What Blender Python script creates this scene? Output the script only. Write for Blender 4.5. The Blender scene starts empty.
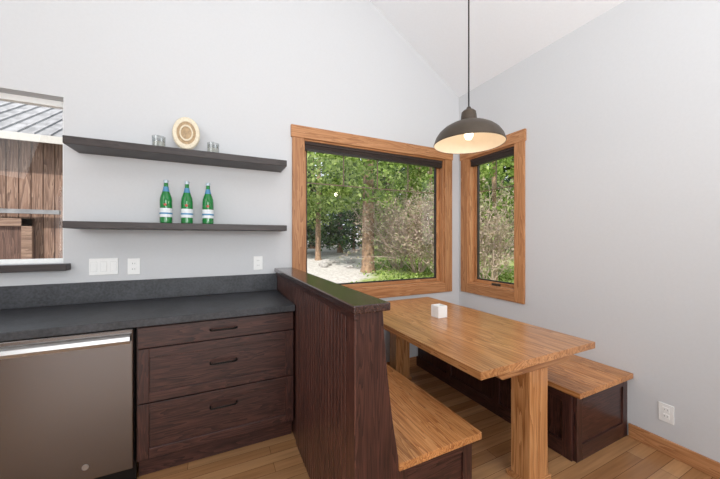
import bpy, bmesh, math, random
import numpy as np
from mathutils import Vector, Matrix
random.seed(7); rng=np.random.default_rng(7)
S=bpy.context.scene
S.view_settings.view_transform='Standard'
S.view_settings.look='None'
S.view_settings.exposure=0.0

# ------------------------------------------------------------------ materials
def s2l(c):
    return tuple(((v/255)/12.92 if v/255<=0.04045 else ((v/255+0.055)/1.055)**2.4) for v in c)+(1.0,)
def newmat(name):
    m=bpy.data.materials.new(name); m.use_nodes=True
    nt=m.node_tree; b=nt.nodes['Principled BSDF']
    return m,nt,b
def N(nt,t,**kw):
    n=nt.nodes.new(t)
    for k,v in kw.items(): setattr(n,k,v)
    return n
def flat(name,rgb,rough=0.5,metal=0.0,var=0.04,scale=30,bump=0.0,coat=0.0,spec=0.5):
    m,nt,b=newmat(name)
    tc=N(nt,'ShaderNodeTexCoord'); no=N(nt,'ShaderNodeTexNoise'); no.inputs['Scale'].default_value=scale
    nt.links.new(tc.outputs['Object'],no.inputs['Vector'])
    cr=N(nt,'ShaderNodeValToRGB'); c=s2l(rgb)
    cr.color_ramp.elements[0].position=0.3; cr.color_ramp.elements[1].position=0.7
    cr.color_ramp.elements[0].color=tuple(v*(1-var) for v in c[:3])+(1,)
    cr.color_ramp.elements[1].color=tuple(min(1,v*(1+var)) for v in c[:3])+(1,)
    nt.links.new(no.outputs['Fac'],cr.inputs['Fac']); nt.links.new(cr.outputs['Color'],b.inputs['Base Color'])
    b.inputs['Roughness'].default_value=rough; b.inputs['Metallic'].default_value=metal
    b.inputs['Coat Weight'].default_value=coat
    b.inputs['Specular IOR Level'].default_value=spec
    if bump:
        bp=N(nt,'ShaderNodeBump'); bp.inputs['Strength'].default_value=bump; bp.inputs['Distance'].default_value=0.002
        nt.links.new(no.outputs['Fac'],bp.inputs['Height']); nt.links.new(bp.outputs['Normal'],b.inputs['Normal'])
    return m
def wood(name,dark,mid,light,axis='X',rough=0.35,fine=14,coat=0.0,contrast=0.85,knots=False,rings=9.0):
    m,nt,b=newmat(name)
    tc=N(nt,'ShaderNodeTexCoord'); oi=N(nt,'ShaderNodeObjectInfo')
    mul=N(nt,'ShaderNodeVectorMath',operation='SCALE'); mul.inputs['Scale'].default_value=13.7
    cx=N(nt,'ShaderNodeCombineXYZ')
    for i in range(3): nt.links.new(oi.outputs['Random'],cx.inputs[i])
    nt.links.new(cx.outputs[0],mul.inputs[0])
    add=N(nt,'ShaderNodeVectorMath',operation='ADD')
    nt.links.new(tc.outputs['Object'],add.inputs[0]); nt.links.new(mul.outputs[0],add.inputs[1])
    mp=N(nt,'ShaderNodeMapping')
    sc=[1,1,1]; sc['XYZ'.index(axis)]=0.07
    mp.inputs['Scale'].default_value=[v*fine for v in sc]
    nt.links.new(add.outputs[0],mp.inputs['Vector'])
    n1=N(nt,'ShaderNodeTexNoise'); n1.inputs['Scale'].default_value=1.0; n1.inputs['Detail'].default_value=3; n1.inputs['Distortion'].default_value=0.6
    n2=N(nt,'ShaderNodeTexNoise'); n2.inputs['Scale'].default_value=6.0; n2.inputs['Detail'].default_value=4
    nt.links.new(mp.outputs[0],n1.inputs['Vector']); nt.links.new(mp.outputs[0],n2.inputs['Vector'])
    m1=N(nt,'ShaderNodeMath',operation='MULTIPLY'); m1.inputs[1].default_value=rings
    m2=N(nt,'ShaderNodeMath',operation='FRACT')
    nt.links.new(n1.outputs['Fac'],m1.inputs[0]); nt.links.new(m1.outputs[0],m2.inputs[0])
    mx=N(nt,'ShaderNodeMix'); mx.data_type='FLOAT'; mx.inputs[0].default_value=0.5
    nt.links.new(m2.outputs[0],mx.inputs[2]); nt.links.new(n2.outputs['Fac'],mx.inputs[3])
    cr=N(nt,'ShaderNodeValToRGB'); e=cr.color_ramp.elements
    e[0].position=0.5-0.4*contrast; e[0].color=s2l(light); e[1].position=0.5+0.4*contrast; e[1].color=s2l(dark)
    k=e.new(0.5); k.color=s2l(mid)
    nt.links.new(mx.outputs[0],cr.inputs['Fac'])
    hsv=N(nt,'ShaderNodeHueSaturation')
    mr=N(nt,'ShaderNodeMapRange'); mr.inputs['To Min'].default_value=0.9; mr.inputs['To Max'].default_value=1.1
    nt.links.new(oi.outputs['Random'],mr.inputs['Value']); nt.links.new(mr.outputs[0],hsv.inputs['Value'])
    col=cr.outputs['Color']
    if knots:
        mk=N(nt,'ShaderNodeMapping'); ks=[5.0,5.0,5.0]; ks['XYZ'.index(axis)]=2.2; mk.inputs['Scale'].default_value=ks
        nt.links.new(add.outputs[0],mk.inputs['Vector'])
        vo=N(nt,'ShaderNodeTexVoronoi'); vo.inputs['Scale'].default_value=1.0; nt.links.new(mk.outputs[0],vo.inputs['Vector'])
        kr=N(nt,'ShaderNodeMapRange'); kr.inputs['From Min'].default_value=0.04; kr.inputs['From Max'].default_value=0.11; kr.inputs['To Min'].default_value=0.6; kr.inputs['To Max'].default_value=0.0
        nt.links.new(vo.outputs['Distance'],kr.inputs['Value'])
        km=N(nt,'ShaderNodeMix'); km.data_type='RGBA'; nt.links.new(kr.outputs[0],km.inputs[0]); nt.links.new(col,km.inputs[6])
        km.inputs[7].default_value=s2l(tuple(v*0.62 for v in dark)); col=km.outputs[2]
    nt.links.new(col,hsv.inputs['Color'])
    nt.links.new(hsv.outputs[0],b.inputs['Base Color'])
    b.inputs['Roughness'].default_value=rough; b.inputs['Coat Weight'].default_value=coat; b.inputs['Coat Roughness'].default_value=0.25
    return m
FIRC=((146,94,56),(178,124,80),(196,144,100))
fir={a:wood('fir_'+a,*FIRC,axis=a,rough=0.45) for a in 'XYZ'}
TBL=((150,94,50),(188,130,80),(206,152,102))
tbl={a:wood('table_wood_'+a,*TBL,axis=a,rough=0.28,fine=12,coat=0.3,knots=True,contrast=0.7) for a in 'XYZ'}
SEAT=((150,88,42),(196,132,76),(214,156,102))
seatw={a:wood('seat_wood_'+a,*SEAT,axis=a,rough=0.38,fine=18,coat=0.1,contrast=0.7) for a in 'XYZ'}
DK=((36,19,17),(64,37,32),(88,54,46))
dark={a:wood('dark_wood_'+a,*DK,axis=a,rough=0.34,fine=22,contrast=0.75) for a in 'XYZ'}
beadw=wood('bead_board_wood',(44,24,21),(78,47,40),(104,66,56),axis='Z',rough=0.34,fine=24,contrast=0.7)
capw=wood('cap_wood',(40,24,22),(62,40,36),(78,52,46),axis='Y',rough=0.2,fine=20,coat=0.4)
SH=((36,28,27),(52,42,40),(64,53,50))
shelfw=wood('shelf_wood',*SH,axis='X',rough=0.45,fine=20)
blk=flat('black_metal',(26,24,23),0.4,0.6)
wallm=flat('wall_paint',(208,209,211),0.85,var=0.01,scale=60,bump=0.05)
ceilm=flat('ceiling_paint',(236,238,241),0.9,var=0.01,scale=60,bump=0.05)
white=flat('white_plastic',(242,242,240),0.4,var=0.01)
gapm=flat('switch_gap',(170,170,168))
slot=flat('slot_dark',(60,60,60),0.6)
bronze=flat('dark_bronze',(78,68,58),0.42,0.45,var=0.08)
enamel=flat('shade_enamel',(226,212,190),0.5,var=0.02)
gasket=flat('window_gasket',(38,32,28),0.5)
grillem=flat('grille_tan',(120,104,84),0.5)
shadem=flat('shade_fabric',(58,46,42),0.8,var=0.1,scale=80)
cream=flat('cream_ceramic',(226,214,190),0.5,var=0.12,scale=90,bump=0.3)
tan=flat('tan_inlay',(176,150,116),0.5,var=0.25,scale=50)
wax=flat('candle_wax',(244,240,230),0.5,var=0.01)
labelm=flat('label_paper',(226,232,236),0.5,var=0.02)
labelb=flat('label_blue',(80,140,180),0.5)
capm=flat('cap_blue',(190,205,215),0.35,0.4)

stone,nt,b=newmat('stone_counter')
tc=N(nt,'ShaderNodeTexCoord'); n1=N(nt,'ShaderNodeTexNoise'); n1.inputs['Scale'].default_value=70; n1.inputs['Detail'].default_value=5
n2=N(nt,'ShaderNodeTexNoise'); n2.inputs['Scale'].default_value=7
nt.links.new(tc.outputs['Object'],n1.inputs['Vector']); nt.links.new(tc.outputs['Object'],n2.inputs['Vector'])
mx=N(nt,'ShaderNodeMix'); mx.data_type='FLOAT'; mx.inputs[0].default_value=0.4
nt.links.new(n1.outputs['Fac'],mx.inputs[2]); nt.links.new(n2.outputs['Fac'],mx.inputs[3])
cr=N(nt,'ShaderNodeValToRGB'); cr.color_ramp.elements[0].position=0.36; cr.color_ramp.elements[0].color=s2l((36,37,40)); cr.color_ramp.elements[1].position=0.64; cr.color_ramp.elements[1].color=s2l((64,65,70))
nt.links.new(mx.outputs[0],cr.inputs['Fac']); nt.links.new(cr.outputs[0],b.inputs['Base Color']); b.inputs['Roughness'].default_value=0.42
steel,nt,b=newmat('stainless_steel')
tc=N(nt,'ShaderNodeTexCoord'); mp=N(nt,'ShaderNodeMapping'); mp.inputs['Scale'].default_value=(1.5,1,400)
n1=N(nt,'ShaderNodeTexNoise'); n1.inputs['Scale'].default_value=1.0
nt.links.new(tc.outputs['Object'],mp.inputs[0]); nt.links.new(mp.outputs[0],n1.inputs['Vector'])
mr=N(nt,'ShaderNodeMapRange'); mr.inputs['To Min'].default_value=0.16; mr.inputs['To Max'].default_value=0.28
nt.links.new(n1.outputs['Fac'],mr.inputs['Value']); nt.links.new(mr.outputs[0],b.inputs['Roughness'])
b.inputs['Base Color'].default_value=s2l((124,119,117)); b.inputs['Metallic'].default_value=0.95
steel2=flat('bright_steel',(184,182,180),0.28,0.9,var=0.02)
floorm,nt,b=newmat('floor_oak_planks')
tc=N(nt,'ShaderNodeTexCoord')
br=N(nt,'ShaderNodeTexBrick'); br.offset=0.37; br.inputs['Scale'].default_value=1.0
br.inputs['Brick Width'].default_value=1.3; br.inputs['Row Height'].default_value=0.083; br.inputs['Mortar Size'].default_value=0.0012
br.inputs['Color1'].default_value=s2l((202,156,110)); br.inputs['Color2'].default_value=s2l((168,120,78)); br.inputs['Mortar'].default_value=s2l((96,66,44))
nt.links.new(tc.outputs['Object'],br.inputs['Vector'])
mp=N(nt,'ShaderNodeMapping'); mp.inputs['Scale'].default_value=(1.6,26,1); nt.links.new(tc.outputs['Object'],mp.inputs[0])
n1=N(nt,'ShaderNodeTexNoise'); n1.inputs['Scale'].default_value=1.5; n1.inputs['Detail'].default_value=5; nt.links.new(mp.outputs[0],n1.inputs['Vector'])
mr=N(nt,'ShaderNodeMapRange'); mr.inputs['From Min'].default_value=0.3; mr.inputs['From Max'].default_value=0.7; mr.inputs['To Min'].default_value=0.8; mr.inputs['To Max'].default_value=1.12
nt.links.new(n1.outputs['Fac'],mr.inputs['Value'])
hs=N(nt,'ShaderNodeHueSaturation'); nt.links.new(br.outputs['Color'],hs.inputs['Color']); nt.links.new(mr.outputs[0],hs.inputs['Value'])
nt.links.new(hs.outputs[0],b.inputs['Base Color']); b.inputs['Roughness'].default_value=0.26
def thin_glass(name,tint=(1,1,1,1),gloss=0.03):
    m=bpy.data.materials.new(name); m.use_nodes=True; nt=m.node_tree; nt.nodes.clear()
    o=N(nt,'ShaderNodeOutputMaterial'); t=N(nt,'ShaderNodeBsdfTransparent'); g=N(nt,'ShaderNodeBsdfGlossy'); mix=N(nt,'ShaderNodeMixShader')
    t.inputs['Color'].default_value=tint; g.inputs['Roughness'].default_value=0.02; mix.inputs[0].default_value=gloss
    nt.links.new(t.outputs[0],mix.inputs[1]); nt.links.new(g.outputs[0],mix.inputs[2]); nt.links.new(mix.outputs[0],o.inputs[0]); return m
pane=thin_glass('window_glass',gloss=0.02)
clearg=thin_glass('clear_glass',(0.82,0.84,0.84,1),0.15)
greeng,nt,b=newmat('green_bottle_glass')
b.inputs['Base Color'].default_value=s2l((30,140,66)); b.inputs['Roughness'].default_value=0.06
b.inputs['Transmission Weight'].default_value=0.3; b.inputs['IOR'].default_value=1.45; b.inputs['Coat Weight'].default_value=0.5
bulbm,nt,b=newmat('bulb_glow'); b.inputs['Emission Color'].default_value=(1,0.86,0.66,1); b.inputs['Emission Strength'].default_value=2.5

# ------------------------------------------------------------------ mesh helpers
def link(o,parent=None):
    S.collection.objects.link(o)
    if parent is not None: o.parent=parent
    return o
def empty(name,loc=(0,0,0)):
    e=bpy.data.objects.new(name,None); e.empty_display_size=0.1; S.collection.objects.link(e); e.location=loc
    return e
def place(o,parent,c):
    if parent is not None:
        link(o,parent); o.location=Vector(c)-parent.location
    else:
        link(o); o.location=Vector(c)
def box(name,x0,x1,y0,y1,z0,z1,mat,parent=None,bev=0.002):
    me=bpy.data.meshes.new(name); bm=bmesh.new(); bmesh.ops.create_cube(bm,size=1)
    bmesh.ops.scale(bm,vec=(x1-x0,y1-y0,z1-z0),verts=bm.verts)
    if bev: bmesh.ops.bevel(bm,geom=bm.edges[:],offset=min(bev,0.3*min(x1-x0,y1-y0,z1-z0)),segments=2,affect='EDGES',profile=0.5)
    bm.to_mesh(me); bm.free(); me.materials.append(mat)
    o=bpy.data.objects.new(name,me); place(o,parent,((x0+x1)/2,(y0+y1)/2,(z0+z1)/2)); return o
def prisms(name,polys,mat,axis,parent=None,bev=0):
    bm=bmesh.new()
    def P(p,a):
        return {'Y':(p[0],a,p[1]),'X':(a,p[0],p[1]),'Z':(p[0],p[1],a)}[axis]
    for pts,a0,a1 in polys:
        v0=[bm.verts.new(P(p,a0)) for p in pts]; v1=[bm.verts.new(P(p,a1)) for p in pts]
        bm.faces.new(v0); bm.faces.new(v1[::-1]); n=len(pts)
        for i in range(n): bm.faces.new((v0[i],v1[i],v1[(i+1)%n],v0[(i+1)%n]))
    bmesh.ops.recalc_face_normals(bm,faces=bm.faces[:])
    if bev: bmesh.ops.bevel(bm,geom=bm.edges[:],offset=bev,segments=2,affect='EDGES',profile=0.5)
    co=[v.co.copy() for v in bm.verts]
    c=Vector([(min(v[i] for v in co)+max(v[i] for v in co))/2 for i in range(3)])
    for v in bm.verts: v.co-=c
    me=bpy.data.meshes.new(name); bm.to_mesh(me); bm.free(); me.materials.append(mat)
    o=bpy.data.objects.new(name,me); place(o,parent,c); return o
def R(a,b,c,d): return [(a,c),(b,c),(b,d),(a,d)]
def lathe(name,prof,mat,loc,parent=None,seg=40,scale=(1,1,1),smooth=True,rot=None):
    bm=bmesh.new(); rings=[]
    for r,z in prof:
        if r<1e-5: rings.append([bm.verts.new((0,0,z))])
        else: rings.append([bm.verts.new((r*math.cos(2*math.pi*i/seg),r*math.sin(2*math.pi*i/seg),z)) for i in range(seg)])
    for a,c in zip(rings,rings[1:]):
        for i in range(seg):
            j=(i+1)%seg
            if len(a)==1 and len(c)==1: continue
            if len(a)==1: bm.faces.new((a[0],c[j],c[i]))
            elif len(c)==1: bm.faces.new((a[i],a[j],c[0]))
            else: bm.faces.new((a[i],a[j],c[j],c[i]))
    bmesh.ops.recalc_face_normals(bm,faces=bm.faces[:])
    me=bpy.data.meshes.new(name); bm.to_mesh(me); bm.free(); me.materials.append(mat)
    if smooth:
        for p in me.polygons: p.use_smooth=True
        me.set_sharp_from_angle(angle=math.radians(35))
    o=bpy.data.objects.new(name,me); o.scale=scale
    if rot: o.rotation_euler=rot
    place(o,parent,loc); return o
def tube(name,pts,r,mat,parent=None):
    cu=bpy.data.curves.new(name,'CURVE'); cu.dimensions='3D'; cu.bevel_depth=r; cu.bevel_resolution=3; cu.use_fill_caps=True
    sp=cu.splines.new('POLY'); sp.points.add(len(pts)-1)
    c=Vector(pts[0])
    for i,p in enumerate(pts): sp.points[i].co=(*(Vector(p)-c),1)
    cu.materials.append(mat)
    o=bpy.data.objects.new(name,cu); place(o,parent,c); return o

# ------------------------------------------------------------------ dimensions
D=2.75; W=2.66; T=0.16; EAVE=3.12; SL=0.62; RX=-1.4; LX=-4.6; RY=-4.2
RZ=EAVE+(W-RX)*SL
LZ=RZ-(RX-LX)*SL
def cz(x): return EAVE+(W-x)*SL if x>RX else RZ-(RX-x)*SL
A=(0.735,2.435,0.885,2.345)
B=(1.985,2.60,0.885,2.345)
C=(-1.95,-0.94,1.235,2.38)
# ------------------------------------------------------------------ room shell
xo0,xo1=LX-T,W+T
polys=[(R(xo0,C[0],0,C[3]),D,D+T),(R(C[0],C[1],0,C[2]),D,D+T),(R(C[1],A[0],0,C[3]),D,D+T),
       (R(A[0],A[1],0,A[2]),D,D+T),(R(A[1],xo1,0,A[3]),D,D+T),
       ([(A[0],A[3]),(A[1],A[3]),(A[1],C[3]),(A[0],C[3])],D,D+T),
       (R(A[1],xo1,A[3],C[3]),D,D+T),
       ([(xo0,C[3]),(xo1,C[3]),(xo1,EAVE),(RX,RZ),(xo0,LZ)],D,D+T)]
prisms('wall_back',polys,wallm,'Y')
polys=[(R(RY,B[0],0,EAVE),W,W+T),(R(B[1],D,0,EAVE),W,W+T),(R(B[0],B[1],0,B[2]),W,W+T),(R(B[0],B[1],B[3],EAVE),W,W+T)]
prisms('wall_right',polys,wallm,'X')
prisms('wall_left',[(R(RY,D,0,LZ),LX-T,LX)],wallm,'X')
O=(-3.6,1.8,0.0,2.5)
prisms('wall_rear',[(R(xo0,O[0],0,O[3]),RY-T,RY),(R(O[1],xo1,0,O[3]),RY-T,RY),
   ([(xo0,O[3]),(xo1,O[3]),(xo1,EAVE),(RX,RZ),(xo0,LZ)],RY-T,RY)],wallm,'Y')
prisms('floor',[(R(xo0,xo1,RY-T,D+T),-0.12,0.0)],floorm,'Z')
th=0.18
prisms('ceiling',[([(xo1,EAVE-T*SL),(xo1,EAVE-T*SL+th),(RX,RZ+th),(RX,RZ)],RY-T-0.4,D+T+0.4),
                  ([(RX,RZ),(RX,RZ+th),(xo0,LZ-T*SL+th),(xo0,LZ-T*SL)],RY-T-0.4,D+T+0.4)],ceilm,'Y')
box('baseboard_right',W-0.018,W,RY,1.09,0,0.095,fir['Y'],bev=0.004)
box('baseboard_back',1.19,2.02,D-0.018,D,0,0.095,fir['X'],bev=0.004)

# ------------------------------------------------------------------ windows
def wbox(p,name,axis,a0,a1,d0,d1,z0,z1,mat,bev=0.002):
    if axis=='Y': return box(name,a0,a1,D+d0,D+d1,z0,z1,mat,p,bev)
    return box(name,W+d0,W+d1,a0,a1,z0,z1,mat,p,bev)
def make_window(n,axis,a0,a1,z0,z1,grille):
    p=empty('window_%d'%n,((a0+a1)/2,D+0.08,(z0+z1)/2) if axis=='Y' else (W+0.08,(a0+a1)/2,(z0+z1)/2))
    G='X' if axis=='Y' else 'Y'
    jt=0.02
    wbox(p,'jamb_left',axis,a0,a0+jt,-0.002,T,z0,z1,fir['Z']); wbox(p,'jamb_right',axis,a1-jt,a1,-0.002,T,z0,z1,fir['Z'])
    wbox(p,'jamb_head',axis,a0+jt,a1-jt,-0.002,T,z1-jt,z1,fir[G]); wbox(p,'jamb_sill',axis,a0+jt,a1-jt,-0.002,T,z0,z0+jt,fir[G])
    b0,b1,y0,y1=a0+jt,a1-jt,z0+jt,z1-jt
    s=0.035
    wbox(p,'sash_left',axis,b0,b0+s,0.07,0.12,y0,y1,fir['Z']); wbox(p,'sash_right',axis,b1-s,b1,0.07,0.12,y0,y1,fir['Z'])
    wbox(p,'sash_top',axis,b0+s,b1-s,0.07,0.12,y1-s,y1,fir[G]); wbox(p,'sash_bottom',axis,b0+s,b1-s,0.07,0.12,y0,y0+s,fir[G])
    c0,c1,w0,w1=b0+s,b1-s,y0+s,y1-s; g=0.012
    wbox(p,'gasket_left',axis,c0,c0+g,0.08,0.11,w0,w1,gasket); wbox(p,'gasket_right',axis,c1-g,c1,0.08,0.11,w0,w1,gasket)
    wbox(p,'gasket_top',axis,c0+g,c1-g,0.08,0.11,w1-g,w1,gasket); wbox(p,'gasket_bottom',axis,c0+g,c1-g,0.08,0.11,w0,w0+g,gasket)
    wbox(p,'glass_pane',axis,c0+g,c1-g,0.093,0.097,w0+g,w1-g,pane,0)
    zb=w1-0.34
    wbox(p,'grille_bar',axis,c0+g,c1-g,0.09,0.1,zb-0.005,zb+0.005,grillem,0)
    for i,t in enumerate(grille):
        c=c0+(c1-c0)*t
        wbox(p,'grille_mullion_%d'%i,axis,c-0.005,c+0.005,0.09,0.1,zb,w1-g,grillem,0)
    wbox(p,'blind_headrail',axis,b0+0.003,b1-0.003,0.01,0.06,y1-0.03,y1-0.001,shadem)
    for i in range(3):
        wbox(p,'blind_pleat_%d'%i,axis,b0+0.006,b1-0.006,0.013,0.057,y1-0.032-0.01*(i+1),y1-0.032-0.01*i-0.002,shadem,0.001)
    wbox(p,'blind_bottomrail',axis,b0+0.004,b1-0.004,0.012,0.058,y1-0.08,y1-0.064,gasket)
    cw=0.1; t=0.022
    wbox(p,'casing_left',axis,a0-cw,a0+0.006,-t,0,z0-cw+0.0,z1,fir['Z'],0.003)
    hi=a1+cw if axis=='Y' else min(a1+cw,D-0.03)
    wbox(p,'casing_right',axis,a1-0.006,hi,-t,0,z0-cw+0.0,z1,fir['Z'],0.003)
    wbox(p,'casing_head',axis,a0-cw-0.012,hi+0.008,-t-0.006,0,z1-0.006,z1+cw+0.005,fir[G],0.003)
    wbox(p,'casing_apron',axis,a0+0.006,a1-0.006,-t,0,z0-cw,z0+0.006,fir[G],0.003)
    return p
w1=make_window(1,'Y',*A,grille=(0.25,0.5,0.75))
w2=make_window(2,'X',*B,grille=(0.5,))
wbox(w2,'crank_handle','X',2.2,2.3,0.03,0.05,B[2]+0.022,B[2]+0.045,bronze)
w3=empty('window_3',((C[0]+C[1])/2,D+0.1,1.8))
x0,x1,z0,z1=C
for nm,a in (('frame_left',(x0,x0+0.04,z0,z1)),('frame_right',(x1-0.035,x1,z0,z1)),('frame_top',(x0+0.04,x1-0.035,z1-0.04,z1)),('frame_bottom',(x0+0.04,x1-0.035,z0,z0+0.03)),('mullion',(-1.47,-1.43,z0+0.03,z1-0.04))):
    box(nm,a[0],a[1],D+0.09,D+0.14,a[2],a[3],white,w3)
box('glass_pane',x0+0.04,x1-0.035,D+0.113,D+0.117,z0+0.03,z1-0.04,pane,w3,0)
box('window_sill',x0-0.05,C[1]+0.04,D-0.075,D+0.0,z0-0.045,z0,shelfw,w3,0.003)

# ------------------------------------------------------------------ cabinets, counter, dishwasher
CF=2.09
CT=0.95
HX=0.50
def shaker(p,nm,x0,x1,z0,z1,slab=False):
    if slab:
        box(nm+'_slab',x0,x1,CF,CF+0.02,z0,z1,dark['X'],p,0.003); return
    f=0.055
    box(nm+'_rail_top',x0+f,x1-f,CF,CF+0.02,z1-f,z1,dark['X'],p,0.002); box(nm+'_rail_bottom',x0+f,x1-f,CF,CF+0.02,z0,z0+f,dark['X'],p,0.002)
    box(nm+'_stile_left',x0,x0+f,CF,CF+0.02,z0,z1,dark['Z'],p,0.002); box(nm+'_stile_right',x1-f,x1,CF,CF+0.02,z0,z1,dark['Z'],p,0.002)
    box(nm+'_panel',x0+f-0.004,x1-f+0.004,CF+0.009,CF+0.018,z0+f-0.004,z1-f+0.004,dark['X'],p,0)
def pull(p,nm,xc,zc,w=0.15):
    pts=[(xc-w/2,CF,zc),(xc-w/2,CF-0.022,zc),(xc-w/2+0.01,CF-0.03,zc),(xc+w/2-0.01,CF-0.03,zc),(xc+w/2,CF-0.022,zc),(xc+w/2,CF,zc)]
    tube(nm,pts,0.0055,blk,p)
cab=empty('drawer_cabinet',(0.045,2.4,0.45))
box('carcass',-0.405,HX-0.002,CF+0.021,D-0.002,0.12,0.905,dark['Z'],cab,0)
box('toe_kick',-0.405,HX-0.002,CF+0.075,D-0.01,0.0,0.12,dark['X'],cab,0)
x0,x1=-0.398,HX-0.006
shaker(cab,'drawer_top',x0,x1,0.775,0.893,True); shaker(cab,'drawer_middle',x0,x1,0.458,0.768); shaker(cab,'drawer_bottom',x0,x1,0.135,0.451)
for nm,z in (('pull_top',0.838),('pull_middle',0.63),('pull_bottom',0.355)): pull(cab,nm,0.05,z)
cab2=empty('base_cabinet',(-2.0,2.4,0.45))
box('carcass',-3.2,-1.02,CF+0.021,D-0.002,0.12,0.905,dark['Z'],cab2,0)
box('toe_kick',-3.2,-1.02,CF+0.075,D-0.01,0.0,0.12,dark['X'],cab2,0)
for i in range(4):
    a=-3.19+i*0.5425; shaker(cab2,'door_%d'%i,a,a+0.535,0.135,0.893); pull(cab2,'pull_%d'%i,a+0.27,0.83)
dw=empty('dishwasher',(-0.71,2.4,0.45))
box('tub_body',-1.012,-0.412,CF+0.02,D-0.05,0.12,0.9,blk,dw,0)
box('door_panel',-1.008,-0.414,CF-0.02,CF+0.02,0.115,0.9,steel,dw,0.006)
box('toe_panel',-1.008,-0.414,CF+0.05,CF+0.07,0.0,0.11,blk,dw,0)
prof=[(CF-0.052,0.826),(CF-0.058,0.844),(CF-0.055,0.864),(CF-0.04,0.874),(CF-0.021,0.876),(CF-0.021,0.868),(CF-0.04,0.862),(CF-0.044,0.85),(CF-0.046,0.826)]
prisms('handle_bar',[([(y,z) for y,z in prof],-1.0,-0.422)],steel2,'X',dw)
lathe('badge',[(0,0.003),(0.014,0.003),(0.015,0.0),(0,0)],steel2,(-0.62,CF-0.0205,0.19),dw,rot=(math.pi/2,0,0))
ct=empty('countertop',(-1.0,2.4,0.93))
box('slab',-3.2,HX-0.001,CF-0.035,D-0.001,0.907,CT,stone,ct,0.004)
box('backsplash',-3.2,HX-0.001,D-0.022,D-0.001,CT+0.0005,1.098,stone,ct,0.003)

# ------------------------------------------------------------------ partition + benches
NY=1.07
pw=empty('wall_partition',(0.58,1.9,0.55))
prof=[(0.507,0),(0.507,1.11),(0.618,1.11),(0.622,1.02),(0.637,0.85),(0.66,0.65),(0.69,0.475),(0.69,0)]
prisms('core',[(prof,NY+0.02,D-0.001)],dark['Z'],'Y',pw)
prof2=[(0.502,0),(0.502,1.11),(0.622,1.11),(0.628,1.02),(0.643,0.85),(0.668,0.65),(0.698,0.475),(0.698,0)]
prisms('end_panel',[(prof2,NY,NY+0.02)],dark['Z'],'Y',pw,0.002)
box('corner_post',0.494,0.512,NY+0.001,NY+0.065,0,1.11,beadw,pw,0.002)
y=NY+0.067; i=0
while y<D-0.02:
    y2=min(y+0.0415,D-0.003); zb=0.0
    if y2>CF-0.036: zb=CT+0.001
    box('beadboard_%d'%i,0.499,0.51,y,y2-0.0045,zb,1.08,beadw,pw,0.003); y=y2; i+=1
box('cap_moulding',0.49,0.512,NY-0.006,D-0.001,1.08,1.112,dark['Y'],pw,0.004)
box('cap_board',0.477,0.642,NY-0.03,D-0.001,1.112,1.145,capw,pw,0.005)
box('end_base',0.49,0.705,NY-0.008,NY,0,0.10,dark['X'],pw,0.002)

def bench(name,x0,x1,front,seatmats):
    p=empty(name,((x0+x1)/2,1.9,0.23))
    a,bb=(x0,x1-0.03) if front=='R' else (x0+0.03,x1)
    box('base_box',a,bb,NY+0.05,D-0.02,0.0,0.42,dark['Z'],p,0)
    yf=NY+0.03
    f=0.06
    box('end_stile_left',a,a+f,yf,yf+0.02,0,0.42,dark['Z'],p); box('end_stile_right',bb-f,bb,yf,yf+0.02,0,0.42,dark['Z'],p)
    box('end_rail_top',a+f,bb-f,yf,yf+0.02,0.36,0.42,dark['X'],p); box('end_rail_bottom',a+f,bb-f,yf,yf+0.02,0,0.1,dark['X'],p)
    box('end_panel',a+f-0.003,bb-f+0.003,yf+0.009,yf+0.019,0.097,0.363,dark['X'],p,0)
    s=1 if front=='R' else -1
    e=bb if front=='R' else a
    X0,X1=sorted((e,e+s*0.018))
    for k in range(3):
        ya=yf+0.02+k*0.54; yb=ya+0.52
        box('front_stile_%d'%k,X0,X1,ya,ya+f,0,0.42,dark['Z'],p)
        box('front_rail_top_%d'%k,X0,X1,ya+f,yb+0.02,0.36,0.42,dark['Y'],p); box('front_rail_bottom_%d'%k,X0,X1,ya+f,yb+0.02,0,0.1,dark['Y'],p)
    nb=4; w=(x1-x0)/nb
    for k in range(nb):
        box('seat_board_%d'%k,x0+k*w,x0+(k+1)*w-0.0012,NY-0.005,D-0.02,0.421,0.455,seatmats['Y'],p,0.0025)
    return p
bench('bench',0.70,1.18,'R',seatw)
bench('bench.001',2.01,W-0.002,'L',seatw)

# ------------------------------------------------------------------ table
tb=empty('dining_table',(1.63,1.87,0.4))
TX0,TX1,TY0,TY1=1.15,2.135,1.045,2.68
nb=5; w=(TX1-TX0)/nb
for k in range(nb):
    box('top_board_%d'%k,TX0+k*w,TX0+(k+1)*w-0.0004,TY0,TY1,0.722,0.762,tbl['Y'],tb,0.0015)
for nm,yy in (('near',1.10),('far',2.48)):
    prisms('beam_'+nm,[([(1.33,0.722),(1.33,0.685),(1.37,0.655),(1.95,0.655),(1.99,0.685),(1.99,0.722)],yy,yy+0.1)],tbl['X'],'Y',tb,0.003)
    box('post_left_'+nm,1.59,1.668,yy,yy+0.12,0.02,0.655,tbl['Z'],tb,0.003)
    box('post_right_'+nm,1.672,1.75,yy,yy+0.12,0.02,0.655,tbl['Z'],tb,0.003)
    box('foot_'+nm,1.57,1.77,yy-0.01,yy+0.14,0.0,0.03,tbl['X'],tb,0.003)
box('stretcher',1.645,1.70,1.22,2.48,0.56,0.65,tbl['Y'],tb,0.003)
cx_,cy_=1.665,1.945
cd=empty('napkin_holder',(cx_,cy_,0.81))
q=0.046
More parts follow.
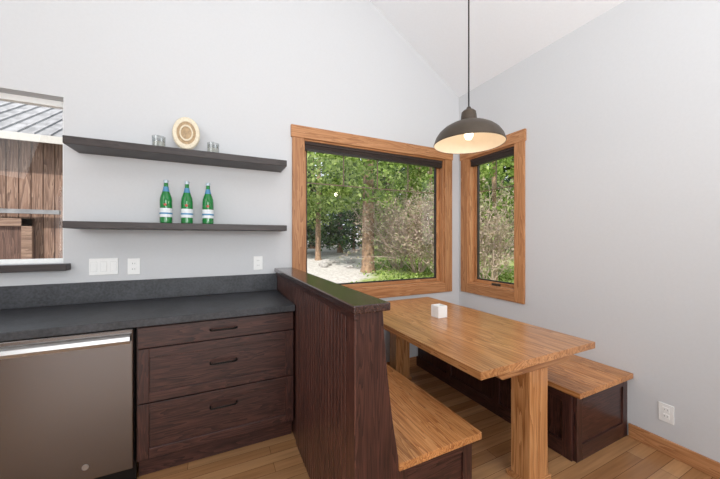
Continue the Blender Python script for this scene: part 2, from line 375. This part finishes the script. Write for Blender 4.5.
for nm,a in (('base',(-q,q,-q,q,0,0.012)),('side_front',(-q,q,-q,-q+0.007,0.012,0.096)),('side_back',(-q,q,q-0.007,q,0.012,0.096)),('side_left',(-q,-q+0.007,-q+0.007,q-0.007,0.012,0.096)),('side_right',(q-0.007,q,-q+0.007,q-0.007,0.012,0.096))):
    box(nm,cx_+a[0],cx_+a[1],cy_+a[2],cy_+a[3],0.763+a[4],0.763+a[5],white,cd,0.002)
for k in range(6): box('napkin_%d'%k,cx_-0.035,cx_+0.035,cy_-0.034+k*0.0115,cy_-0.024+k*0.0115,0.776,0.842+0.003*(k%2),wax,cd,0.002)

# ------------------------------------------------------------------ pendant
px,py=1.60,1.56; rz=2.065
pd=empty('pendant_lamp',(px,py,2.2))
R0=0.236
prof=[(R0,0.0),(R0+0.003,0.006),(R0-0.002,0.022),(R0-0.012,0.05),(R0-0.034,0.083),(R0-0.066,0.112),(R0-0.105,0.134),(0.092,0.15),(0.064,0.16)]
outer=prof+[(0.055,0.166),(0.052,0.2),(0.048,0.226),(0.036,0.238),(0.02,0.245),(0.012,0.262),(0,0.264)]
lathe('shade_outer',outer,bronze,(px,py,rz),pd,64)
inner=[(r-0.004,z-0.003) for r,z in prof[1:]]+[(0,0.158)]
lathe('shade_inner',inner,enamel,(px,py,rz),pd,64)
lathe('socket',[(0,0.155),(0.022,0.155),(0.022,0.115),(0,0.115)],white,(px,py,rz),pd)
lathe('bulb',[(0,0.035),(0.018,0.039),(0.03,0.057),(0.03,0.073),(0.02,0.095),(0.014,0.115),(0,0.116)],bulbm,(px,py,rz),pd)
tube('cord',[(px,py,rz+0.255),(px,py,cz(px)-0.02)],0.005,blk,pd)
lathe('canopy',[(0,-0.03),(0.03,-0.03),(0.06,-0.012),(0.065,0.03),(0,0.03)],bronze,(px,py,cz(px)-0.015),pd,rot=(0,math.atan(SL),0))
l=bpy.data.lights.new('pendant_bulb_light','POINT'); l.energy=1.3; l.color=(1,0.88,0.74); l.shadow_soft_size=0.03
lo=bpy.data.objects.new('bulb_light',l); place(lo,pd,(px,py,rz-0.002))

# ------------------------------------------------------------------ shelves & objects
for nm,z0,z1 in (('floating_shelf',2.005,2.055),('floating_shelf.001',1.472,1.517)):
    box(nm,-0.86,0.537,D-0.25,D-0.0,z0,z1,shelfw,None,0.003)
starm=flat('star_red',(190,60,50),0.5)
def bottle(name,x,y,z):
    p=empty(name,(x,y,z))
    prof=[(0,0.0),(0.034,0.0),(0.0395,0.006),(0.0395,0.165),(0.037,0.19),(0.029,0.215),(0.0195,0.24),(0.015,0.265),(0.0135,0.298),(0.0155,0.3),(0.0155,0.306),(0,0.306)]
    lathe('glass_body',prof,greeng,(x,y,z),p)
    lathe('cap',[(0.0165,0.296),(0.0165,0.314),(0.014,0.318),(0,0.318)],capm,(x,y,z),p)
    lathe('neck_label',[(0.0235,0.232),(0.0185,0.25),(0.016,0.268)],labelb,(x,y,z),p)
    lathe('label',[(0.0402,0.045),(0.0402,0.11)],labelm,(x,y,z),p)
    lathe('label_band',[(0.0406,0.066),(0.0406,0.078)],labelb,(x,y,z),p)
    pts=[]
    for i in range(10):
        r=0.014 if i%2==0 else 0.006; a=math.pi/2+i*math.pi/5
        pts.append((x+r*math.cos(a),z+0.135+r*math.sin(a)))
    prisms('star_emblem',[(pts,y-0.0412,y-0.038)],starm,'Y',p)
    return p
by=2.6
for i,xp in enumerate((166,187,208)):
    u=(xp-360)/300; a=math.radians(25.8)
    X=by*(math.sin(a)+u*math.cos(a))/(math.cos(a)-u*math.sin(a))
    bottle('mineral_water_bottle'+('' if i==0 else '.%03d'%i),X,by,1.518)
def votive(name,x,y,z):
    p=empty(name,(x,y,z))
    lathe('glass_cup',[(0,0.0),(0.036,0),(0.04,0.004),(0.042,0.085),(0.039,0.086),(0.037,0.012),(0,0.012)],clearg,(x,y,z),p)
    lathe('wax',[(0,0.013),(0.035,0.013),(0.036,0.045),(0,0.045)],wax,(x,y,z),p)
votive('votive_glass',-0.365,2.58,2.0555); votive('votive_glass.001',-0.012,2.58,2.0555)
PX=-0.195
pl=empty('oval_shell_plaque',(PX,2.62,2.19))
def oval(nm,prof,mat,parent):
    o=lathe(nm,prof,mat,(PX,2.62,2.203),parent,56,scale=(0.72,1.05,1)); o.rotation_euler=(math.radians(80),0,0); return o
oval('rim',[(0.088,-0.006),(0.1,-0.012),(0.12,-0.008),(0.128,0.002),(0.12,0.014),(0.105,0.018),(0.088,0.012),(0.088,-0.006)],cream,pl)
oval('inlay',[(0,-0.004),(0.09,-0.004),(0.09,0.008),(0.06,0.004),(0.03,0.012),(0,0.014)],tan,pl)
oval('inner_ring',[(0.05,0.0),(0.05,0.014),(0.062,0.014),(0.062,0.0)],cream,pl)
box('stand_foot',PX-0.055,PX+0.055,2.58,2.68,2.0555,2.068,blk,pl)
tube('stand_back',[(PX,2.675,2.066),(PX,2.66,2.2)],0.004,blk,pl)

# ------------------------------------------------------------------ outlets / switches
def plate(name,c,axis,w,gangs,kind):
    p=empty(name,c)
    x,y,z=c; h=0.118
    def bx(nm,a0,a1,d0,d1,z0,z1,m,bev=0.001):
        if axis=='Y': box(nm,x+a0,x+a1,y-d1,y-d0,z+z0,z+z1,m,p,bev)
        else: box(nm,x-d1,x-d0,y+a0,y+a1,z+z0,z+z1,m,p,bev)
    bx('cover',-w/2,w/2,0,0.006,-h/2,h/2,white,0.002)
    for g in range(gangs):
        c0=-w/2+w*(g+0.5)/gangs
        if kind=='switch':
            bx('rocker_recess_%d'%g,c0-0.0178,c0+0.0178,0.0055,0.0063,-0.0348,0.0348,gapm,0)
            bx('rocker_%d'%g,c0-0.017,c0+0.017,0.0055,0.008,-0.034,0.034,white)
        else:
            for s in (-1,1):
                bx('receptacle_%d'%(s+1),c0-0.017,c0+0.017,0.0055,0.008,s*0.021-0.015,s*0.021+0.015,white,0.004)
                bx('slot_l_%d'%(s+1),c0-0.008,c0-0.006,0.0078,0.0084,s*0.021-0.004,s*0.021+0.006,slot,0)
                bx('slot_r_%d'%(s+1),c0+0.006,c0+0.008,0.0078,0.0084,s*0.021-0.004,s*0.021+0.006,slot,0)
def onback(xp):
    u=(xp-360)/300; a=math.radians(25.8); return D*(math.sin(a)+u*math.cos(a))/(math.cos(a)-u*math.sin(a))
plate('light_switch',(onback(104),D,1.205),'Y',0.165,3,'switch')
plate('wall_outlet',(onback(134),D,1.2),'Y',0.075,1,'outlet')
plate('wall_outlet.001',(onback(258),D,1.195),'Y',0.075,1,'outlet')
plate('wall_outlet.002',(W,0.895,0.265),'X',0.075,1,'outlet')

# ------------------------------------------------------------------ exterior
def quads(name,centers,size,mat):
    n=len(centers)
    d=rng.normal(size=(n,3)); d/=np.linalg.norm(d,axis=1)[:,None]
    e=rng.normal(size=(n,3)); u=np.cross(d,e); u/=np.linalg.norm(u,axis=1)[:,None]; v=np.cross(d,u)
    s=(size*rng.uniform(0.6,1.4,n))[:,None]
    V=np.stack([centers-u*s,centers-v*s*0.55,centers+u*s,centers+v*s*0.55],1).reshape(-1,3)
    me=bpy.data.meshes.new(name); me.vertices.add(4*n); me.vertices.foreach_set('co',V.ravel())
    me.loops.add(4*n); me.loops.foreach_set('vertex_index',np.arange(4*n,dtype=np.int32))
    me.polygons.add(n); me.polygons.foreach_set('loop_start',np.arange(0,4*n,4,dtype=np.int32)); me.polygons.foreach_set('loop_total',np.full(n,4,dtype=np.int32))
    me.update(); me.validate(); me.materials.append(mat); return bpy.data.objects.new(name,me)
def leafmat(name,cols):
    m=bpy.data.materials.new(name); m.use_nodes=True; nt=m.node_tree; nt.nodes.clear()
    o=N(nt,'ShaderNodeOutputMaterial'); g=N(nt,'ShaderNodeNewGeometry'); cr=N(nt,'ShaderNodeValToRGB')
    e=cr.color_ramp.elements; e[0].color=s2l(cols[0]); e[1].color=s2l(cols[-1])
    for i,c in enumerate(cols[1:-1]): k=e.new((i+1)/(len(cols)-1)); k.color=s2l(c)
    d=N(nt,'ShaderNodeBsdfDiffuse'); t=N(nt,'ShaderNodeBsdfTranslucent'); mx=N(nt,'ShaderNodeMixShader'); mx.inputs[0].default_value=0.35
    nt.links.new(g.outputs['Random Per Island'],cr.inputs[0]); nt.links.new(cr.outputs[0],d.inputs[0]); nt.links.new(cr.outputs[0],t.inputs[0])
    nt.links.new(d.outputs[0],mx.inputs[1]); nt.links.new(t.outputs[0],mx.inputs[2]); nt.links.new(mx.outputs[0],o.inputs[0]); return m
leafA=leafmat('leaf_bright',[(82,108,48),(124,150,70),(156,180,98),(196,210,138)])
leafB=leafmat('leaf_dark',[(38,60,38),(66,94,54),(100,130,74)])
leafC=leafmat('leaf_shrub',[(160,144,122),(186,168,154),(150,164,114)])
bark=flat('bark',(150,122,98),0.9,var=0.35,scale=9,bump=0.5)
twigm=flat('twig_bark',(186,164,156),0.9,var=0.2,scale=5)
rockm=flat('rock',(170,166,162),0.9,var=0.25,scale=6,bump=0.4)
def gz(x,y):
    d=math.hypot(x,y); return -0.2+0.05*max(0,d-6)
bm=bmesh.new(); n=60
vs=[[bm.verts.new((-30+i*80/n,D+T+0.02+j*50/n,gz(-30+i*80/n,D+T+j*50/n)+random.uniform(-.02,.02))) for i in range(n+1)] for j in range(n+1)]
for j in range(n):
    for i in range(n): bm.faces.new((vs[j][i],vs[j][i+1],vs[j+1][i+1],vs[j+1][i]))
ys=[-20,-10,-4,0,D+T+0.02]; xs=[W+T+0.02,6,12,20,30,50]
vv=[[bm.verts.new((x,y,gz(x,y))) for x in xs] for y in ys]
for j in range(len(ys)-1):
    for i in range(len(xs)-1): bm.faces.new((vv[j][i],vv[j][i+1],vv[j+1][i+1],vv[j+1][i]))
me=bpy.data.meshes.new('ground'); bm.to_mesh(me); bm.free()
gm,nt,b=newmat('ground_grass_gravel')
tc=N(nt,'ShaderNodeTexCoord'); n1=N(nt,'ShaderNodeTexNoise'); n1.inputs['Scale'].default_value=0.35; n1.inputs['Detail'].default_value=4
n2=N(nt,'ShaderNodeTexNoise'); n2.inputs['Scale'].default_value=9; n2.inputs['Detail'].default_value=6
nt.links.new(tc.outputs['Object'],n1.inputs[0]); nt.links.new(tc.outputs['Object'],n2.inputs[0])
c1=N(nt,'ShaderNodeValToRGB'); c1.color_ramp.elements[0].color=s2l((104,122,64)); c1.color_ramp.elements[0].position=0.3; c1.color_ramp.elements[1].color=s2l((168,180,110)); c1.color_ramp.elements[1].position=0.7
c2=N(nt,'ShaderNodeValToRGB'); c2.color_ramp.elements[0].color=s2l((164,158,152)); c2.color_ramp.elements[0].position=0.3; c2.color_ramp.elements[1].color=s2l((206,202,198)); c2.color_ramp.elements[1].position=0.7
nt.links.new(n2.outputs[0],c1.inputs[0]); nt.links.new(n2.outputs[0],c2.inputs[0])
sx=N(nt,'ShaderNodeSeparateXYZ'); nt.links.new(tc.outputs['Object'],sx.inputs[0])
a1=N(nt,'ShaderNodeMath',operation='MULTIPLY'); a1.inputs[1].default_value=0.47; nt.links.new(sx.outputs[1],a1.inputs[0])
a2=N(nt,'ShaderNodeMath',operation='SUBTRACT'); nt.links.new(sx.outputs[0],a2.inputs[0]); nt.links.new(a1.outputs[0],a2.inputs[1])
a3=N(nt,'ShaderNodeMath',operation='MULTIPLY'); a3.inputs[1].default_value=3.0; nt.links.new(n1.outputs[0],a3.inputs[0])
a4=N(nt,'ShaderNodeMath',operation='ADD'); nt.links.new(a2.outputs[0],a4.inputs[0]); nt.links.new(a3.outputs[0],a4.inputs[1])
st=N(nt,'ShaderNodeMapRange'); st.inputs['From Min'].default_value=1.9; st.inputs['From Max'].default_value=2.3; st.inputs['To Min'].default_value=1; st.inputs['To Max'].default_value=0
nt.links.new(a4.outputs[0],st.inputs['Value'])
mx=N(nt,'ShaderNodeMix'); mx.data_type='RGBA'; nt.links.new(st.outputs[0],mx.inputs[0]); nt.links.new(c1.outputs[0],mx.inputs[6]); nt.links.new(c2.outputs[0],mx.inputs[7])
nt.links.new(mx.outputs[2],b.inputs['Base Color']); b.inputs['Roughness'].default_value=0.95
me.materials.append(gm); S.collection.objects.link(bpy.data.objects.new('ground',me))

def trunkmesh(name,h,r,lean=(0,0)):
    prof=[(r*1.35,0),(r*1.05,0.25),(r,0.8),(r*0.85,h*0.4),(r*0.5,h*0.75),(r*0.15,h)]
    bm=bmesh.new(); seg=12; rings=[]
    for rr,z in prof:
        rings.append([bm.verts.new((rr*math.cos(2*math.pi*i/seg)*(1+0.08*math.sin(3*i)) + lean[0]*z*z/h, rr*math.sin(2*math.pi*i/seg)+lean[1]*z*z/h, z)) for i in range(seg)])
    for a,c in zip(rings,rings[1:]):
        for i in range(seg): bm.faces.new((a[i],a[(i+1)%seg],c[(i+1)%seg],c[i]))
    me=bpy.data.meshes.new(name); bm.to_mesh(me); bm.free(); me.materials.append(bark)
    for p in me.polygons: p.use_smooth=True
    return bpy.data.objects.new(name,me)
WO=Vector((14,22,0))
wd=empty('garden_trees_and_shrubs',WO)
tk=0
def tree(x,y,h,r,crown_r,low,nleaf,mat,ls=0.09):
    global tk; tk+=1
    z=gz(x,y)-0.05
    t=trunkmesh('trunk_near_%d'%tk,h,r,(random.uniform(-.03,.03),random.uniform(-.03,.03))); link(t,wd); t.location=Vector((x,y,z))-WO
    cs=[]; nb=26
    for k in range(nb):
        a=random.uniform(0,6.28); f=random.random(); zz=low+(h-low)*f
        rr=crown_r*math.sqrt(max(0.1,1-(2*f-1)**2))
        c=np.array([rr*0.75*math.cos(a),rr*0.75*math.sin(a),zz]); sc=np.array([crown_r*0.4,crown_r*0.4,crown_r*0.25])
        q=rng.normal(size=(nleaf//nb,3)); q/=np.linalg.norm(q,axis=1)[:,None]; q*=rng.uniform(0.5,1.0,(len(q),1))**0.5
        cs.append(c+q*sc)
    lf=quads('leaves_near_%d'%tk,np.concatenate(cs),ls,mat); link(lf,wd); lf.location=Vector((x,y,z))-WO
def conifer(x,y,h,r,cr_,low):
    global tk; tk+=1
    z=gz(x,y)-0.05
    t=trunkmesh('trunk_conifer_%d'%tk,h,r); link(t,wd); t.location=Vector((x,y,z))-WO
    cs=[]; zz=low
    while zz<h-0.2:
        f=(zz-low)/(h-low); L=cr_*(1-f)**0.8+0.15
        for k in range(8):
            a=random.uniform(0,6.28); n_=int(20+55*L/cr_)
            s=rng.uniform(0.15,1,n_); sp=0.16*L*(1-s*0.5)
            px_=s*L*math.cos(a)+rng.normal(size=n_)*sp; py_=s*L*math.sin(a)+rng.normal(size=n_)*sp
            pz_=zz-0.35*L*s**1.6+rng.normal(size=n_)*0.05
            cs.append(np.stack([px_,py_,pz_],1))
        zz+=0.34
    lf=quads('needles_%d'%tk,np.concatenate(cs),0.11,leafB if tk%2 else leafA); link(lf,wd); lf.location=Vector((x,y,z))-WO
def dirpos(xp,dist):
    u=(xp-360)/300; a=math.radians(25.8); return (dist*(math.sin(a)+u*math.cos(a)),dist*(math.cos(a)-u*math.sin(a)))
tree(*dirpos(368,12),9,0.24,2.7,3.0,9000,leafA)
tree(*dirpos(318,16),9,0.14,2.4,2.2,8000,leafA)
conifer(*dirpos(340,20.5),10,0.18,2.2,1.2)
conifer(*dirpos(388,20.0),10,0.18,2.2,1.4)
tree(*dirpos(430,15),8,0.1,2.2,3.4,6000,leafA)
tree(*dirpos(495,9),6,0.08,1.6,2.2,5000,leafA,0.08)
conifer(*dirpos(515,17),9,0.18,2.0,1.0)
conifer(*dirpos(428,21.5),11,0.2,2.4,1.0)
conifer(*dirpos(300,19),9,0.18,2.0,1.2)
tree(*dirpos(280,19),9,0.2,2.6,1.5,7000,leafB,0.11)
tree(*dirpos(560,15),9,0.2,2.6,1.0,6000,leafA,0.1)
conifer(*dirpos(470,21),10,0.18,2.2,1.0)
cs=[]
for i in range(120):
    xp=random.uniform(120,720); dist=random.uniform(25,32); x,y=dirpos(xp,dist)
    z=gz(x,y)+random.uniform(0.6,1)*random.uniform(0.5,9.5)
    q=rng.normal(size=(330,3)); q/=np.linalg.norm(q,axis=1)[:,None]
    cs.append(np.array([x,y,z])+q*np.array([2.0,2.0,1.3])*rng.uniform(0.4,1,(330,1)))
pts=np.concatenate(cs)-np.array(WO[:])
half=int(len(pts)*0.5)
link(quads('foliage_light',pts[:half],0.18,leafA),wd); link(quads('foliage_dark',pts[half:],0.21,leafB),wd)
for i in range(22):
    x,y=dirpos(random.uniform(240,620),random.uniform(20,28)); t=trunkmesh('trunk_far_%d'%i,random.uniform(8,11),random.uniform(.1,.18)); link(t,wd); t.location=Vector((x,y,gz(x,y)-0.1))-WO
sk=0
def shrub(x,y,h,w,n,leaves):
    global sk; sk+=1
    z=gz(x,y)-0.03
    bm=bmesh.new(); tips=[]
    def seg(a,b,r0,r1):
        d=(b-a).normalized(); u=d.orthogonal().normalized(); v=d.cross(u)
        A_=[bm.verts.new(a+(u*math.cos(t)+v*math.sin(t))*r0) for t in (0,2.09,4.19)]; B_=[bm.verts.new(b+(u*math.cos(t)+v*math.sin(t))*r1) for t in (0,2.09,4.19)]
        for i in range(3): bm.faces.new((A_[i],A_[(i+1)%3],B_[(i+1)%3],B_[i]))
    def grow(a,d,L,r,lev):
        m=a
        for s in range(3):
            d=(d+Vector((random.gauss(0,.16),random.gauss(0,.16),random.gauss(0.03,.1)))).normalized()
            nx=m+d*L/3; seg(m,nx,r,r*0.8); r*=0.8; m=nx
            if lev>0:
                for q in range(2):
                    dd=(d+Vector((random.gauss(0,.6),random.gauss(0,.6),random.gauss(0.1,.4)))).normalized(); grow(m,dd,L*0.55,r*0.7,lev-1)
            else: tips.append(m.copy())
    for i in range(n):
        a=random.uniform(0,6.28); t=random.uniform(0.05,0.9)
        grow(Vector((0.1*math.cos(a),0.1*math.sin(a),0)),Vector((t*math.cos(a)*w,t*math.sin(a)*w,1)).normalized(),h*random.uniform(.5,.8),0.02,2)
    me=bpy.data.meshes.new('shrub_twigs_%d'%sk); bm.to_mesh(me); bm.free(); me.materials.append(twigm)
    o=link(bpy.data.objects.new('shrub_twigs_%d'%sk,me),wd); o.location=Vector((x,y,z))-WO
    T_=np.array([t[:] for t in tips]); idx=rng.integers(0,len(T_),leaves); o=link(quads('shrub_leaves_%d'%sk,T_[idx]+rng.normal(scale=.06,size=(leaves,3)),0.045,leafC),wd); o.location=Vector((x,y,z))-WO
shrub(*dirpos(398,12.5),2.8,1.0,18,4000)
shrub(*dirpos(418,11.5),3.0,1.0,20,4000)
shrub(*dirpos(440,10.5),2.6,1.0,16,3500)
shrub(*dirpos(488,8.5),2.4,0.9,16,3500)
cs=[]
for i in range(110):
    x,y=dirpos(random.uniform(376,520),random.uniform(9,17)); q=rng.normal(size=(80,3))*np.array([.4,.4,.06]); q[:,2]=np.abs(q[:,2]); cs.append(q+np.array([x,y,gz(x,y)]))
gc=quads('ground_cover_plants',np.concatenate(cs),0.05,leafA); S.collection.objects.link(gc)
bp=dirpos(345,14); bo=empty('landscape_boulders',(bp[0],bp[1],gz(*bp)))
for i in range(11):
    x,y=dirpos(random.uniform(312,378),random.uniform(13,15.5)); r=random.uniform(0.12,0.28)
    bm=bmesh.new(); bmesh.ops.create_icosphere(bm,subdivisions=2,radius=r)
    for v in bm.verts: v.co*=random.uniform(.85,1.12); v.co.z*=0.65
    me=bpy.data.meshes.new('boulder_%d'%i); bm.to_mesh(me); bm.free(); me.materials.append(rockm)
    place(bpy.data.objects.new('boulder_%d'%i,me),bo,(x,y,gz(x,y)+r*0.3))
# barn
bn=empty('barn',(-5,9,0))
bw=wood('barn_planks',(90,68,58),(136,106,90),(166,138,120),axis='Z',rough=0.85,fine=9)
roofm=flat('barn_roof_metal',(140,140,143),0.7,0.1,var=0.35,scale=5)
bw2=wood('barn_trim',(104,80,68),(136,110,94),(160,134,116),axis='X',rough=0.85,fine=9)
x=-10.0; i=0
while x<0.2:
    box('plank_%d'%i,x,x+0.14,7.0,7.03+random.uniform(0,.02),-0.2,3.2,bw,bn,0.004); x+=0.15; i+=1
box('wall_core',-10,0.2,7.06,11,-0.2,3.1,bw2,bn,0)
prisms('roof',[([(6.75,3.05),(6.75,3.12),(9.0,4.45),(11.4,3.12),(11.4,3.05),(9.0,4.38)],-10.3,0.5)],roofm,'X',bn)
for j in range(54): prisms('roof_rib_%d'%j,[([(6.75,3.12),(6.75,3.15),(9.0,4.48),(9.0,4.45)],-10.3+j*0.2,-10.27+j*0.2)],roofm,'X',bn)
box('fascia',-10.3,0.5,6.72,6.75,3.0,3.12,flat('fascia_pale',(206,202,196),0.7),bn)
bd=wood('barn_door',(74,54,48),(104,78,68),(128,100,88),axis='Z',rough=.85,fine=9)
box('door_slab',-4.2,-2.75,6.93,6.99,-0.15,1.75,bd,bn)
for nm,a in (('door_rail_top',(-4.2,-2.75,1.62,1.75)),('door_rail_mid',(-4.2,-2.75,0.85,0.97)),('door_stile_r',(-2.88,-2.75,-.1,1.75)),('door_stile_m',(-3.5,-3.4,-.1,1.75)),('door_stile_l',(-4.2,-4.07,-.1,1.75))):
    box(nm,a[0],a[1],6.89,6.93,a[2],a[3],bw2,bn)
box('door_track',-5.8,-2.4,6.86,6.93,1.83,1.9,roofm,bn)

# ------------------------------------------------------------------ light
wld=bpy.data.worlds.new('World'); S.world=wld; wld.use_nodes=True
bg=wld.node_tree.nodes['Background']; bg.inputs[0].default_value=(0.86,0.93,1.0,1); bg.inputs[1].default_value=1.4
sun=bpy.data.lights.new('sun','SUN'); sun.energy=5.2; sun.angle=0.02; sun.color=(1,0.95,0.88)
so=bpy.data.objects.new('sun',sun); S.collection.objects.link(so); so.rotation_euler=Vector((0.45,0.5,-0.85)).to_track_quat('-Z','Y').to_euler()
def area(name,loc,target,sx,sy,e,col=(1,1,1)):
    l=bpy.data.lights.new(name,'AREA'); l.shape='RECTANGLE'; l.size=sx; l.size_y=sy; l.energy=e; l.color=col
    o=bpy.data.objects.new(name,l); S.collection.objects.link(o); o.location=loc
    o.rotation_euler=(Vector(target)-Vector(loc)).to_track_quat('-Z','Y').to_euler()
area('rear_fill_light',(-0.9,RY+0.05,1.6),(-0.6,2,1.8),5.0,2.2,112,(0.96,0.985,1))  # added fill lamp behind the camera, set at the unseen rear opening
area('left_fill_light',(-3.6,-1.0,3.7),(0.6,2.0,1.2),2.5,2.5,48,(0.96,0.985,1))  # added fill lamp high on the left; the ceiling has no skylight
area('ceiling_fill_light',(0.3,-1.0,2.2),(1.4,0.8,5.0),1.6,1.6,85,(0.95,0.985,1))  # added up-facing lamp to brighten the ceiling, no fixture there

# ------------------------------------------------------------------ camera
cam=bpy.data.cameras.new('camera'); cam.sensor_width=36; cam.lens=15.0; cam.clip_start=0.02
co=bpy.data.objects.new('camera',cam); S.collection.objects.link(co); co.location=(0,0,1.4); co.rotation_euler=(math.radians(90),0,math.radians(-25.8))
S.camera=co
